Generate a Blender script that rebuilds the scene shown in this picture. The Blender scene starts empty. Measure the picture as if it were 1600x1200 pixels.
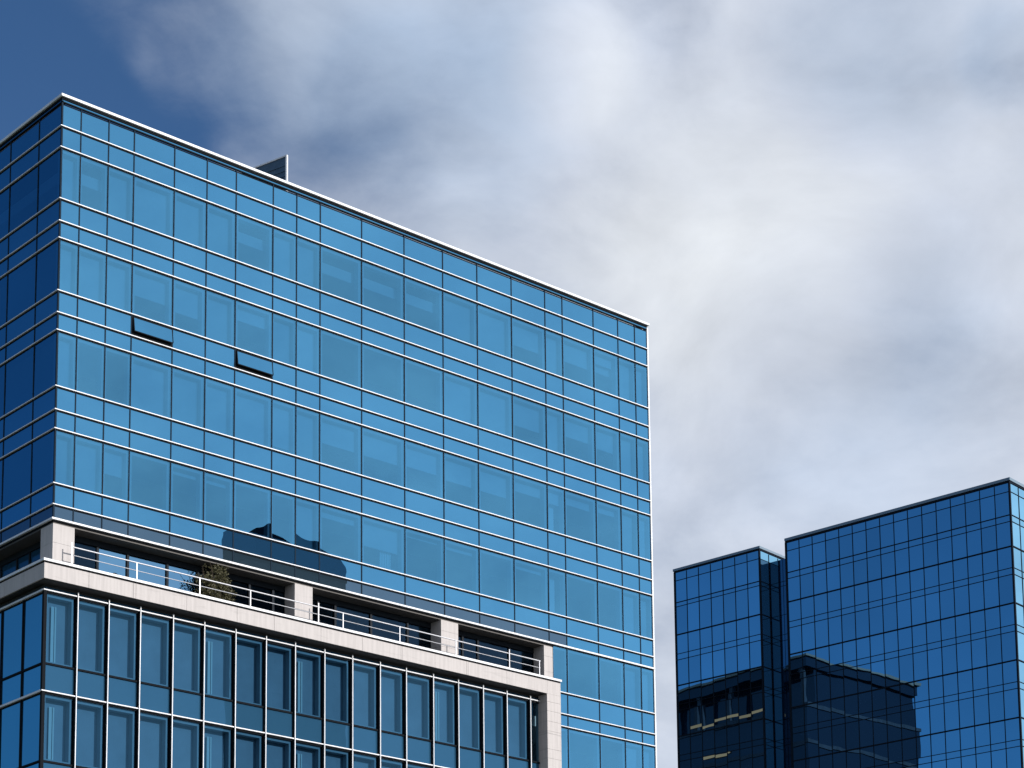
import bpy, bmesh, math, random
from mathutils import Vector, Matrix

random.seed(11)
S = bpy.context.scene
COL = S.collection
R = math.radians

# ------------------------------------------------------------------ camera
CAM_POS = Vector((-43.965, -75.722, 1.70))
YAW, PITCH, ROLL = 0.713294, 0.152625, 0.0069890
fw = Vector((math.sin(YAW) * math.cos(PITCH), math.cos(YAW) * math.cos(PITCH), math.sin(PITCH)))
ri = Vector((math.cos(YAW), -math.sin(YAW), 0.0))
dn = fw.cross(ri)
c_, s_ = math.cos(ROLL), math.sin(ROLL)
right = ri * c_ + dn * s_
down = dn * c_ - ri * s_
cam_d = bpy.data.cameras.new('camera')
cam_d.sensor_width = 36.0
cam_d.lens = 3478.075 / 1600 * 36.0
cam_d.shift_x = (800 - 719.72) / 1600
cam_d.shift_y = (1482.63 - 600) / 1600
cam_d.clip_start = 0.5
cam_d.clip_end = 12000
cam = bpy.data.objects.new('camera', cam_d)
up, back = -down, -fw
cam.matrix_world = Matrix(((right.x, up.x, back.x, CAM_POS.x), (right.y, up.y, back.y, CAM_POS.y),
                           (right.z, up.z, back.z, CAM_POS.z), (0, 0, 0, 1)))
COL.objects.link(cam)
S.camera = cam

# ------------------------------------------------------------------ exposure
S.view_settings.view_transform = 'Standard'
S.view_settings.look = 'None'
S.view_settings.exposure = 0.0
S.view_settings.gamma = 1.0
S.view_settings.use_curve_mapping = False
S.cycles.max_bounces = 10
S.cycles.transparent_max_bounces = 12
S.cycles.caustics_reflective = False
S.cycles.caustics_refractive = False

# ------------------------------------------------------------------ sun
SUN_AZ, SUN_EL = 161.0, 21.0          # compass bearing from +y towards +x
sd = Vector((math.sin(R(SUN_AZ)) * math.cos(R(SUN_EL)), math.cos(R(SUN_AZ)) * math.cos(R(SUN_EL)), math.sin(R(SUN_EL))))
sun_d = bpy.data.lights.new('sun', 'SUN')
sun_d.energy = 4.9
sun_d.angle = R(0.5)
sun_d.color = (1.0, 0.955, 0.91)
sun = bpy.data.objects.new('sun', sun_d)
sun.rotation_euler = sd.to_track_quat('Z', 'Y').to_euler()
sun.location = (120, -180, 200)
COL.objects.link(sun)

# ------------------------------------------------------------------ sky
W = bpy.data.worlds.new('World')
S.world = W
W.use_nodes = True
wt = W.node_tree
wt.nodes.clear()


def wn(kind, **kw):
    n = wt.nodes.new(kind)
    for k, v in kw.items():
        setattr(n, k, v)
    return n


def wmath(op, a, b=None, clamp=False):
    n = wn('ShaderNodeMath', operation=op, use_clamp=clamp)
    for i, v in enumerate((a, b)):
        if v is None:
            continue
        if isinstance(v, (int, float)):
            n.inputs[i].default_value = v
        else:
            wt.links.new(v, n.inputs[i])
    return n.outputs[0]


def wmap(v, a, b, c=0.0, d=1.0, interp='SMOOTHSTEP'):
    n = wn('ShaderNodeMapRange', interpolation_type=interp)
    wt.links.new(v, n.inputs['Value'])
    for k, x in zip(('From Min', 'From Max', 'To Min', 'To Max'), (a, b, c, d)):
        n.inputs[k].default_value = x
    return n.outputs['Result']


geo = wn('ShaderNodeTexCoord')
DIR = geo.outputs['Generated']


def dirv(az, el):
    return (math.sin(R(az)) * math.cos(R(el)), math.cos(R(az)) * math.cos(R(el)), math.sin(R(el)))


def lobe(az, el, rad, w, vec=DIR):
    """a soft round patch of the sky, rad degrees across, added with weight w"""
    n = wn('ShaderNodeVectorMath', operation='DOT_PRODUCT')
    wt.links.new(vec, n.inputs[0])
    n.inputs[1].default_value = dirv(az, el)
    return wmap(n.outputs['Value'], math.cos(R(rad)), 1.0, 0.0, w, 'SMOOTHERSTEP')


def wnoise(scale, detail, rough, dist=0.0, off=(0, 0, 0), stretch=(1, 1, 1)):
    m = wn('ShaderNodeMapping')
    m.inputs['Location'].default_value = off
    m.inputs['Scale'].default_value = stretch
    wt.links.new(DIR, m.inputs['Vector'])
    n = wn('ShaderNodeTexNoise')
    n.inputs['Scale'].default_value = scale
    n.inputs['Detail'].default_value = detail
    n.inputs['Roughness'].default_value = rough
    n.inputs['Distortion'].default_value = dist
    wt.links.new(m.outputs[0], n.inputs['Vector'])
    return n.outputs['Fac']


sky = wn('ShaderNodeTexSky', sky_type='NISHITA')
sky.sun_disc = False
sky.sun_elevation = R(SUN_EL)
sky.sun_rotation = R(SUN_AZ)
sky.altitude = 200
sky.air_density = 0.85
sky.dust_density = 0.1
sky.ozone_density = 2.0

# cloud cover: broad banks, broken up by noise
LOBES = [
    (-40, 25, 66, -2.2),                                             # clear north-western sky
    (29.0, 30.4, 7.6, -0.95), (28.49, 28.92, 4.03, -0.50), (35.2, 31.2, 2.4, 0.16), (36.2, 28.7, 5.12, -0.30), (36.9, 29.0, 2.4, -0.10), (39.5, 26.9, 2.6, 0.15),
    (39.26, 28.41, 3.10, -0.12), (38.21, 27.07, 2.79, -0.12), (33.28, 30.39, 1.71, 0.22), (32.45, 27.90, 2.48, -0.20),
    (37.50, 31.25, 3.10, 0.25), (41.40, 30.14, 4.03, 0.15), (44.23, 29.93, 2.63, 0.20), (46.56, 31.54, 1.86, -0.22),
    (52.62, 30.39, 3.72, -0.10), (56.13, 29.66, 1.71, -0.16), (51.60, 22.40, 5.12, -0.06), (52.0, 26.0, 9.0, 0.22), (55.24, 22.25, 3.10, -0.03),
    (45.84, 23.49, 2.33, -0.10), (48.47, 25.34, 4.03, 0.30), (51.65, 27.77, 4.03, 0.12), (55.68, 30.61, 1.40, 0.20),
    (54.47, 26.78, 3.10, 0.15),
]
cov = None
for L in LOBES:
    o = lobe(*L)
    cov = o if cov is None else wmath('ADD', cov, o)
f1 = wnoise(9.0, 8.0, 0.56, 0.35, (3.1, 0.4, 1.2), (1.0, 1.0, 1.7))
f2 = wnoise(26.0, 6.0, 0.6, 0.2, (0.3, 2.2, 5.2), (1.0, 1.0, 1.9))
nz = wmath('ADD', wmath('MULTIPLY', wmath('SUBTRACT', f1, 0.5), 0.58), wmath('MULTIPLY', wmath('SUBTRACT', f2, 0.5), 0.55))
cover = wmath('ADD', wmath('ADD', cov, 0.89), nz)
mask = wmap(cover, -0.40, 1.20, 0.025, 0.95)
# cloud tone
t1 = wnoise(7.0, 6.0, 0.55, 0.3, (7.7, 1.4, 3.2), (1, 1, 1.6))
tone = wmath('ADD', wmath('MULTIPLY', wmath('SUBTRACT', t1, 0.5), 0.75), wmath('MULTIPLY', wmath('SUBTRACT', cover, 0.8), 0.25))
for L in ((48.47, 25.34, 5.6, 0.40), (44.23, 30.22, 2.02, 0.30), (40.68, 29.42, 4.03, -0.42), (36.79, 30.53, 3.41, -0.45),
          (42.12, 31.26, 3.10, -0.25), (54.54, 28.22, 3.88, -0.05), (52.6, 30.4, 3.7, -0.40), (51.6, 22.4, 5.0, -0.34), (56.1, 29.7, 1.8, -0.35), (53.55, 24.96, 2.48, -0.12)):
    tone = wmath('ADD', tone, lobe(*L))
ramp = wn('ShaderNodeValToRGB')
cr = ramp.color_ramp
cr.elements[0].position, cr.elements[0].color = 0.0, (0.44, 0.545, 0.71, 1)
cr.elements[1].position, cr.elements[1].color = 1.0, (0.80, 0.825, 0.85, 1)
e = cr.elements.new(0.5)
e.color = (0.64, 0.695, 0.80, 1)
wt.links.new(wmap(tone, -0.75, 0.85, 0, 1, 'LINEAR'), ramp.inputs['Fac'])

bg_sky = wn('ShaderNodeBackground')
bg_sky.inputs['Strength'].default_value = 0.085
tint = wn('ShaderNodeMix', data_type='RGBA', blend_type='MULTIPLY')
tint.inputs['Factor'].default_value = 1.0
wt.links.new(sky.outputs['Color'], tint.inputs['A'])
tint.inputs['B'].default_value = (0.46, 0.83, 1.15, 1)
wt.links.new(tint.outputs['Result'], bg_sky.inputs['Color'])
bg_cl = wn('ShaderNodeBackground')
wt.links.new(ramp.outputs['Color'], bg_cl.inputs['Color'])
glow = wmath('ADD', lobe(150, 28, 80, 0.75), wmath('MULTIPLY', wmath('SUBTRACT', f1, 0.5), 0.75))
glow = wmath('ADD', glow, lobe(134, 16, 14, 0.22))
wt.links.new(wmath('ADD', glow, 1.0), bg_cl.inputs['Strength'])   # clouds glow towards the sun
mixw = wn('ShaderNodeMixShader')
wt.links.new(mask, mixw.inputs['Fac'])
wt.links.new(bg_sky.outputs[0], mixw.inputs[1])
wt.links.new(bg_cl.outputs[0], mixw.inputs[2])
wout = wn('ShaderNodeOutputWorld')
wt.links.new(mixw.outputs[0], wout.inputs['Surface'])


# ================================================================== materials
def new_mat(name):
    m = bpy.data.materials.new(name)
    m.use_nodes = True
    m.node_tree.nodes.clear()
    out = m.node_tree.nodes.new('ShaderNodeOutputMaterial')
    return m, m.node_tree, out


def principled(name, col, rough=0.6, metal=0.0, noise=0.0, nscale=3.0, bump=0.0, stretch=(1, 1, 1), spec=0.5):
    m, t, out = new_mat(name)
    p = t.nodes.new('ShaderNodeBsdfPrincipled')
    p.inputs['Roughness'].default_value = rough
    p.inputs['Metallic'].default_value = metal
    p.inputs['Specular IOR Level'].default_value = spec
    p.inputs['Base Color'].default_value = (*col, 1)
    if noise or bump:
        tc = t.nodes.new('ShaderNodeTexCoord')
        mp = t.nodes.new('ShaderNodeMapping')
        mp.inputs['Scale'].default_value = stretch
        n = t.nodes.new('ShaderNodeTexNoise')
        n.inputs['Scale'].default_value = nscale
        n.inputs['Detail'].default_value = 7
        n.inputs['Roughness'].default_value = 0.6
        t.links.new(tc.outputs['Object'], mp.inputs['Vector'])
        t.links.new(mp.outputs[0], n.inputs['Vector'])
        if noise:
            r = t.nodes.new('ShaderNodeMapRange')
            r.inputs['From Min'].default_value = 0.3
            r.inputs['From Max'].default_value = 0.7
            r.inputs['To Min'].default_value = 1 - noise
            r.inputs['To Max'].default_value = 1 + noise
            t.links.new(n.outputs['Fac'], r.inputs['Value'])
            mx = t.nodes.new('ShaderNodeMix')
            mx.data_type, mx.blend_type = 'RGBA', 'MULTIPLY'
            mx.inputs['Factor'].default_value = 1.0
            mx.inputs['A'].default_value = (*col, 1)
            t.links.new(r.outputs['Result'], mx.inputs['B'])
            t.links.new(mx.outputs['Result'], p.inputs['Base Color'])
        if bump:
            b = t.nodes.new('ShaderNodeBump')
            b.inputs['Strength'].default_value = bump
            b.inputs['Distance'].default_value = 0.02
            t.links.new(n.outputs['Fac'], b.inputs['Height'])
            t.links.new(b.outputs[0], p.inputs['Normal'])
    t.links.new(p.outputs[0], out.inputs['Surface'])
    return m


def glass(name, tint, refl, edge=0.25, trans=None, backing=None, ripple=0.0, rscale=0.35, vary=0.05):
    """coated facade glass: tinted mirror reflection over a clear (trans) or an opaque (backing) body"""
    m, t, out = new_mat(name)
    N = t.nodes.new
    oi = N('ShaderNodeObjectInfo')
    tc = N('ShaderNodeTexCoord')
    lw = N('ShaderNodeLayerWeight')
    lw.inputs['Blend'].default_value = 0.5
    pw = N('ShaderNodeMath'); pw.operation = 'POWER'; pw.inputs[1].default_value = 3.0
    t.links.new(lw.outputs['Facing'], pw.inputs[0])
    ma = N('ShaderNodeMath'); ma.operation = 'MULTIPLY_ADD'; ma.use_clamp = True
    t.links.new(pw.outputs[0], ma.inputs[0]); ma.inputs[1].default_value = edge; ma.inputs[2].default_value = refl
    # slight change of tint from pane to pane and a broad drift over the sheet
    rr = N('ShaderNodeMapRange')
    t.links.new(oi.outputs['Random'], rr.inputs['Value'])
    rr.inputs['To Min'].default_value = 1 - vary; rr.inputs['To Max'].default_value = 1 + vary
    nv = N('ShaderNodeTexNoise'); nv.inputs['Scale'].default_value = 0.13; nv.inputs['Detail'].default_value = 3
    t.links.new(tc.outputs['Object'], nv.inputs['Vector'])
    r2 = N('ShaderNodeMapRange')
    t.links.new(nv.outputs['Fac'], r2.inputs['Value'])
    r2.inputs['From Min'].default_value = 0.3; r2.inputs['From Max'].default_value = 0.7
    r2.inputs['To Min'].default_value = 0.94; r2.inputs['To Max'].default_value = 1.05
    mm = N('ShaderNodeMath'); mm.operation = 'MULTIPLY'
    t.links.new(rr.outputs['Result'], mm.inputs[0]); t.links.new(r2.outputs['Result'], mm.inputs[1])
    mx = N('ShaderNodeMix'); mx.data_type, mx.blend_type = 'RGBA', 'MULTIPLY'
    mx.inputs['Factor'].default_value = 1.0
    mx.inputs['A'].default_value = (*tint, 1)
    t.links.new(mm.outputs[0], mx.inputs['B'])
    g = N('ShaderNodeBsdfGlossy'); g.inputs['Roughness'].default_value = 0.0
    t.links.new(mx.outputs['Result'], g.inputs['Color'])
    if ripple:
        nn = N('ShaderNodeTexNoise'); nn.inputs['Scale'].default_value = rscale; nn.inputs['Detail'].default_value = 2
        t.links.new(tc.outputs['Object'], nn.inputs['Vector'])
        b = N('ShaderNodeBump'); b.inputs['Strength'].default_value = 1.0; b.inputs['Distance'].default_value = ripple
        t.links.new(nn.outputs['Fac'], b.inputs['Height'])
        t.links.new(b.outputs[0], g.inputs['Normal'])
    if trans is not None:
        body = N('ShaderNodeBsdfTransparent'); body.inputs['Color'].default_value = (*trans, 1)
    else:
        body = N('ShaderNodeBsdfDiffuse'); body.inputs['Color'].default_value = (*backing, 1)
    ms = N('ShaderNodeMixShader')
    t.links.new(ma.outputs[0], ms.inputs['Fac'])
    t.links.new(body.outputs[0], ms.inputs[1])
    t.links.new(g.outputs[0], ms.inputs[2])
    t.links.new(ms.outputs[0], out.inputs['Surface'])
    return m


def stone_mat(name, col, vein=0.16):
    m, t, out = new_mat(name)
    N = t.nodes.new
    tc = N('ShaderNodeTexCoord')
    mp = N('ShaderNodeMapping'); mp.inputs['Scale'].default_value = (0.5, 0.5, 5.0)
    mp.inputs['Rotation'].default_value = (0, R(6), 0)
    t.links.new(tc.outputs['Object'], mp.inputs['Vector'])
    n1 = N('ShaderNodeTexNoise'); n1.inputs['Scale'].default_value = 1.3; n1.inputs['Detail'].default_value = 9
    n1.inputs['Roughness'].default_value = 0.68; n1.inputs['Distortion'].default_value = 0.6
    t.links.new(mp.outputs[0], n1.inputs['Vector'])
    n2 = N('ShaderNodeTexNoise'); n2.inputs['Scale'].default_value = 40; n2.inputs['Detail'].default_value = 5
    t.links.new(tc.outputs['Object'], n2.inputs['Vector'])
    # rain streaks
    mp3 = N('ShaderNodeMapping'); mp3.inputs['Scale'].default_value = (4.5, 4.5, 0.35)
    t.links.new(tc.outputs['Object'], mp3.inputs['Vector'])
    n3 = N('ShaderNodeTexNoise'); n3.inputs['Scale'].default_value = 1.6; n3.inputs['Detail'].default_value = 6
    t.links.new(mp3.outputs[0], n3.inputs['Vector'])

    def rng(src, a, b, c, d):
        r = N('ShaderNodeMapRange'); r.interpolation_type = 'SMOOTHSTEP'
        t.links.new(src, r.inputs['Value'])
        for k, v in zip(('From Min', 'From Max', 'To Min', 'To Max'), (a, b, c, d)):
            r.inputs[k].default_value = v
        return r.outputs['Result']
    veins = rng(n1.outputs['Fac'], 0.56, 0.66, 1.0, 1.0 - vein)
    grain = rng(n2.outputs['Fac'], 0.25, 0.75, 0.975, 1.025)
    streak = rng(n3.outputs['Fac'], 0.35, 0.7, 1.04, 0.91)
    prev = None
    for o in (veins, grain, streak):
        if prev is None:
            prev = o
        else:
            q = N('ShaderNodeMath'); q.operation = 'MULTIPLY'
            t.links.new(prev, q.inputs[0]); t.links.new(o, q.inputs[1]); prev = q.outputs[0]
    mx = N('ShaderNodeMix'); mx.data_type, mx.blend_type = 'RGBA', 'MULTIPLY'
    mx.inputs['Factor'].default_value = 1.0; mx.inputs['A'].default_value = (*col, 1)
    t.links.new(prev, mx.inputs['B'])
    p = N('ShaderNodeBsdfPrincipled'); p.inputs['Roughness'].default_value = 0.75
    t.links.new(mx.outputs['Result'], p.inputs['Base Color'])
    b = N('ShaderNodeBump'); b.inputs['Strength'].default_value = 0.25; b.inputs['Distance'].default_value = 0.01
    t.links.new(n1.outputs['Fac'], b.inputs['Height']); t.links.new(b.outputs[0], p.inputs['Normal'])
    t.links.new(p.outputs[0], out.inputs['Surface'])
    return m


M = {}
T_MAIN = (0.110, 0.345, 0.520)
M['vision'] = glass('tower_vision_glass', T_MAIN, 0.60, 0.15, trans=(0.27, 0.55, 0.80), ripple=0.003, rscale=0.45, vary=0.06)
M['spandrel'] = glass('tower_spandrel_glass', T_MAIN, 0.60, 0.15, backing=(0.018, 0.075, 0.165), ripple=0.003, rscale=0.45, vary=0.02)
M['fascia'] = glass('grey_fascia_glass', (0.22, 0.36, 0.50), 0.30, 0.15, backing=(0.020, 0.036, 0.050), ripple=0.001)
M['podium_glass'] = glass('podium_glass', (0.13, 0.34, 0.50), 0.11, 0.15, trans=(0.33, 0.54, 0.68), ripple=0.002, rscale=0.45)
M['podium_spandrel'] = glass('podium_spandrel_glass', (0.13, 0.34, 0.55), 0.12, 0.15, backing=(0.018, 0.064, 0.118), ripple=0.002, rscale=0.45, vary=0.02)
M['podium_side'] = glass('podium_side_glass', (0.24, 0.60, 0.72), 0.52, 0.15, backing=(0.015, 0.05, 0.09), ripple=0.002, rscale=0.45)  # side copy of the base glass, tint and reflection raised to lighten that face
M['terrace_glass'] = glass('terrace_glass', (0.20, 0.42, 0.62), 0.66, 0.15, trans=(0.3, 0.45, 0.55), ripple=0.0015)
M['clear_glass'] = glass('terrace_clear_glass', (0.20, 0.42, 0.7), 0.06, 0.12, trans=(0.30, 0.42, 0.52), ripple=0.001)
T_FAR = (0.33, 0.68, 0.87)
M['far_vision'] = glass('far_vision_glass', T_FAR, 0.72, 0.15, backing=(0.004, 0.010, 0.022), ripple=0.004, rscale=0.30, vary=0.10)
M['far_spandrel'] = glass('far_spandrel_glass', T_FAR, 0.72, 0.15, backing=(0.004, 0.010, 0.022), ripple=0.004, rscale=0.30, vary=0.02)
M['slot_shade_glass'] = glass('far_slot_shade_glass', (0.26, 0.6, 0.9), 0.26, 0.1, backing=(0.004, 0.014, 0.04), ripple=0.006, rscale=0.3)  # dark mutual reflections of the slot walls put into a darker glass
M['white_metal'] = principled('white_painted_aluminium', (0.66, 0.67, 0.685), 0.5, noise=0.12, nscale=1.2)
M['gasket_shade'] = principled('black_gasket_and_shade', (0.006, 0.008, 0.011), 0.8, spec=0.08)  # black of gaskets, also used for painted shadow lines and shaded sides
M['mullion'] = principled('dark_mullion_metal', (0.010, 0.020, 0.034), 0.75, spec=0.08)
M['stone'] = stone_mat('pale_stone_cladding', (0.425, 0.395, 0.38), 0.10)
M['joint'] = principled('stone_joint', (0.22, 0.21, 0.20), 0.9)
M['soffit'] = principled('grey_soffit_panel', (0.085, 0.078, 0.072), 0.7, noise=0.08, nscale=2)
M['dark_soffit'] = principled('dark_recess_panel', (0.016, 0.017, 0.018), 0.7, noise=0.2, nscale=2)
M['dark_frame'] = principled('dark_window_frame', (0.012, 0.016, 0.022), 0.7, spec=0.15)
M['reveal'] = principled('painted_window_lining', (0.46, 0.50, 0.52), 0.8, noise=0.03)
M['blind'] = principled('roller_blind_fabric', (0.44, 0.50, 0.52), 0.9, noise=0.04, nscale=2.0)
M['pod_blind'] = principled('grey_sunscreen_blind', (0.21, 0.25, 0.30), 0.9, noise=0.10, nscale=0.8)
M['pod_lining'] = principled('grey_window_lining', (0.255, 0.30, 0.34), 0.9, noise=0.04)
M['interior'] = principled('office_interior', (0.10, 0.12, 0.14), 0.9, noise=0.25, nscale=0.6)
M['column_paint'] = principled('interior_column_paint', (0.65, 0.68, 0.68), 0.8)
M['ceiling'] = principled('office_ceiling', (0.45, 0.46, 0.46), 0.9)
M['steel'] = principled('brushed_steel_rail', (0.58, 0.58, 0.60), 0.35, 0.35, noise=0.04)
M['louvre'] = principled('blue_grey_louvre', (0.05, 0.09, 0.14), 0.5, noise=0.08)
M['roof'] = principled('roof_membrane', (0.13, 0.13, 0.13), 0.9, noise=0.15, nscale=0.5)
M['far_metal'] = principled('far_black_mullion', (0.006, 0.010, 0.018), 0.75, spec=0.08)
M['far_coping'] = principled('far_grey_coping', (0.16, 0.22, 0.27), 0.4, 0.3)
M['leaf'] = principled('olive_leaf', (0.066, 0.062, 0.026), 0.6, noise=0.35, nscale=6)
M['bark'] = principled('shrub_bark', (0.06, 0.045, 0.03), 0.9)
M['planter'] = principled('planter_clay', (0.10, 0.08, 0.07), 0.8, noise=0.15)
M['asphalt'] = principled('asphalt', (0.05, 0.05, 0.052), 0.9, noise=0.25, nscale=0.4, bump=0.3)
M['paving'] = principled('paving', (0.26, 0.25, 0.24), 0.85, noise=0.12, nscale=0.7)
M['grass'] = principled('ground_cover', (0.09, 0.10, 0.06), 0.95, noise=0.3, nscale=0.05)


# ================================================================== mesh helpers
class MB:
    def __init__(self):
        self.v, self.f, self.m = [], [], []

    def quad(self, a, b, c, d, mi=0):
        i = len(self.v)
        self.v += [tuple(a), tuple(b), tuple(c), tuple(d)]
        self.f.append((i, i + 1, i + 2, i + 3)); self.m.append(mi)

    def box(self, x0, x1, y0, y1, z0, z1, mi=0):
        i = len(self.v)
        self.v += [(x0, y0, z0), (x1, y0, z0), (x1, y1, z0), (x0, y1, z0), (x0, y0, z1), (x1, y0, z1), (x1, y1, z1), (x0, y1, z1)]
        for q in ((3, 2, 1, 0), (4, 5, 6, 7), (0, 1, 5, 4), (1, 2, 6, 5), (2, 3, 7, 6), (3, 0, 4, 7)):
            self.f.append(tuple(i + k for k in q)); self.m.append(mi)

    def tube(self, p, q, r0, r1=None, n=8, mi=0, caps=True):
        r1 = r0 if r1 is None else r1
        p, q = Vector(p), Vector(q)
        d = (q - p).normalized()
        a = d.orthogonal().normalized(); b = d.cross(a)
        i = len(self.v)
        for c, r in ((p, r0), (q, r1)):
            for k in range(n):
                an = 2 * math.pi * k / n
                self.v.append(tuple(c + (a * math.cos(an) + b * math.sin(an)) * r))
        for k in range(n):
            self.f.append((i + k, i + (k + 1) % n, i + n + (k + 1) % n, i + n + k)); self.m.append(mi)
        if caps:
            self.f.append(tuple(i + k for k in reversed(range(n)))); self.m.append(mi)
            self.f.append(tuple(i + n + k for k in range(n))); self.m.append(mi)

    def lathe(self, cx, cy, prof, n=20, mi=0):
        i = len(self.v)
        for (r, z) in prof:
            for k in range(n):
                an = 2 * math.pi * k / n
                self.v.append((cx + r * math.cos(an), cy + r * math.sin(an), z))
        for j in range(len(prof) - 1):
            for k in range(n):
                self.f.append((i + j * n + k, i + j * n + (k + 1) % n, i + (j + 1) * n + (k + 1) % n, i + (j + 1) * n + k)); self.m.append(mi)

    def prism(self, pts, y0, y1, mi=0):
        """outline in x,z pulled from y0 to y1"""
        i = len(self.v); n = len(pts)
        for y in (y0, y1):
            self.v += [(x, y, z) for x, z in pts]
        self.f.append(tuple(i + k for k in range(n))); self.m.append(mi)
        self.f.append(tuple(i + n + k for k in reversed(range(n)))); self.m.append(mi)
        for k in range(n):
            self.f.append((i + k, i + n + k, i + n + (k + 1) % n, i + (k + 1) % n)); self.m.append(mi)

    def build(self, name, mats, parent=None, bevel=0.0):
        me = bpy.data.meshes.new(name)
        me.from_pydata(self.v, [], self.f)
        mats = mats if isinstance(mats, (list, tuple)) else [mats]
        for x in mats:
            me.materials.append(x)
        if len(mats) > 1:
            me.polygons.foreach_set('material_index', self.m)
        me.update()
        o = bpy.data.objects.new(name, me)
        COL.objects.link(o)
        if parent is not None:
            o.parent = parent
            # every parent stands unrotated; keep world coordinates of the vertices
            off = Vector((0, 0, 0)); p = parent
            while p is not None:
                off += p.location; p = p.parent
            o.location = -off
        if bevel:
            b = o.modifiers.new('bevel', 'BEVEL'); b.width = bevel; b.segments = 2; b.limit_method = 'ANGLE'
        return o


def thing(name, loc, label, cat, group=None):
    o = bpy.data.objects.new(name, None)
    o.empty_display_size = 0.5
    o.location = loc
    COL.objects.link(o)
    o['label'] = label; o['category'] = cat
    if group:
        o['group'] = group
    return o


def px(p):
    """where a point falls in the photograph, for ranking panes by their size in it"""
    d = Vector(p) - CAM_POS
    z = d.dot(fw)
    if z < 1:
        return None
    return (719.72 + 3478.075 * d.dot(right) / z, 1482.63 + 3478.075 * d.dot(down) / z)


def seen_area(c4):
    q = [px(p) for p in c4]
    if any(a is None for a in q):
        return 0
    q = [(min(max(a, 0), 1600), min(max(b, 0), 1200)) for a, b in q]
    s = 0
    for i in range(4):
        x0, y0 = q[i]; x1, y1 = q[(i + 1) % 4]
        s += x0 * y1 - x1 * y0
    return abs(s) / 2


def pane_corners(plane, at, u0, u1, z0, z1, tilt=0.0022):
    """a sheet of glass set very slightly out of true; plane 'y' faces -y, plane 'x' faces -x"""
    a, b = random.gauss(0, tilt), random.gauss(0, tilt)
    w, h = u1 - u0, z1 - z0
    a = max(-0.004, min(0.004, a)); b = max(-0.004, min(0.004, b))
    out = []
    for su, sz in ((-.5, -.5), (.5, -.5), (.5, .5), (-.5, .5)):
        off = a * su * w + b * sz * h
        u = u0 if su < 0 else u1; z = z0 if sz < 0 else z1
        out.append((u, at + off, z) if plane == 'y' else (at + off, u, z))
    if plane == 'x':
        out = [out[1], out[0], out[3], out[2]]
    return out


# ================================================================== ground
g = MB(); g.quad((-3000, -3000, 0), (3000, -3000, 0), (3000, 3000, 0), (-3000, 3000, 0))
go = g.build('ground', M['grass']); go['kind'] = 'structure'
g = MB(); g.quad((-260, -52, 0.004), (260, -52, 0.004), (260, -32, 0.004), (-260, -32, 0.004))
g.quad((-32, -52, 0.004), (-32, -260, 0.004), (-52, -260, 0.004), (-52, -52, 0.004))
go = g.build('road', M['asphalt']); go['kind'] = 'structure'
g = MB()
g.box(-260, 260, -31.9, -27.5, 0.0, 0.14); g.box(-12, 48, -27.5, -0.9, 0.0, 0.10); g.box(-31.9, 260, -58, -52.1, 0.0, 0.14)
go = g.build('pavement', M['paving']); go['kind'] = 'structure'

# ================================================================== main tower
ZT = 50.92
ZL = [49.58, 48.64, 46.37, 45.39, 44.64, 42.35, 41.40, 40.64, 38.23, 37.23, 36.42, 34.10, 33.21]     # white transoms above the terrace
ZF = 32.59                                                                                           # thick white band over the terrace
ZR = [30.27, 29.21, 28.59, 26.25, 25.3, 24.55, 22.3]                                                  # transoms of the right-hand strip below it
XM = [0.0, 0.918, 2.265, 3.526, 5.568, 7.256, 8.801, 10.806, 12.113, 13.439, 15.825, 18.35, 20.718, 22.885, 25.107, 27.345,
      28.52, 30.671, 32.417, 33.631, 34.54]
YM = [0.0, 1.83, 4.22, 6.2, 8.2, 10.2, 12.2, 14.2, 16.2, 18.0, 19.6, 20.9, 22.0]
XW, YD = 34.54, 22.0
XS = 27.58                                          # where the stone frame ends and the plain glass strip begins

tower = thing('office_tower', (0, 0, 0),
              'tall light blue glass tower with white horizontal lines above a stone-edged terrace', 'office building')

# ---- inside: dark core, floor slabs, ceilings
mb = MB()
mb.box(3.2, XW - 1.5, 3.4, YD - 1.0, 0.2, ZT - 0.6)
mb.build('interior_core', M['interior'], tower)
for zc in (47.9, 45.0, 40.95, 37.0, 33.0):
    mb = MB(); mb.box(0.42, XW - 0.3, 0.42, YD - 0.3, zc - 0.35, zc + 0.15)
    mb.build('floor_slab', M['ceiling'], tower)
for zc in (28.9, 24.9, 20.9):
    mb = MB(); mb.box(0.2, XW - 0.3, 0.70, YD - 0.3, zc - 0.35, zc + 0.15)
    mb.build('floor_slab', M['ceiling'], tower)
for xc in (12.92, 33.9, 28.05):
    mb = MB(); mb.box(xc - 0.16, xc + 0.16, 0.50, 0.86, 33.3, 49.4)
    mb.build('interior_column', M['column_paint'], tower)
mb = MB(); mb.box(0.2, XW - 0.2, 0.25, YD - 0.2, ZT - 0.55, ZT - 0.35)
mb.build('roof', M['roof'], tower)
# plain outer walls on the two faces turned away
mb = MB()
mb.box(XW - 0.06, XW, 0.08, YD, 0.0, ZT - 0.2, 0)
mb.box(0.08, XW - 0.06, YD - 0.06, YD, 0.0, ZT - 0.2, 0)
for z in ZL + [ZF] + ZR:
    mb.box(XW - 0.01, XW + 0.09, 0.09, YD + 0.09, z - 0.045, z + 0.045, 1)
    mb.box(0.0, XW - 0.01, YD - 0.01, YD + 0.09, z - 0.045, z + 0.045, 1)
mb.build('rear_curtain_wall', [M['spandrel'], M['white_metal']], tower)

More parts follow.
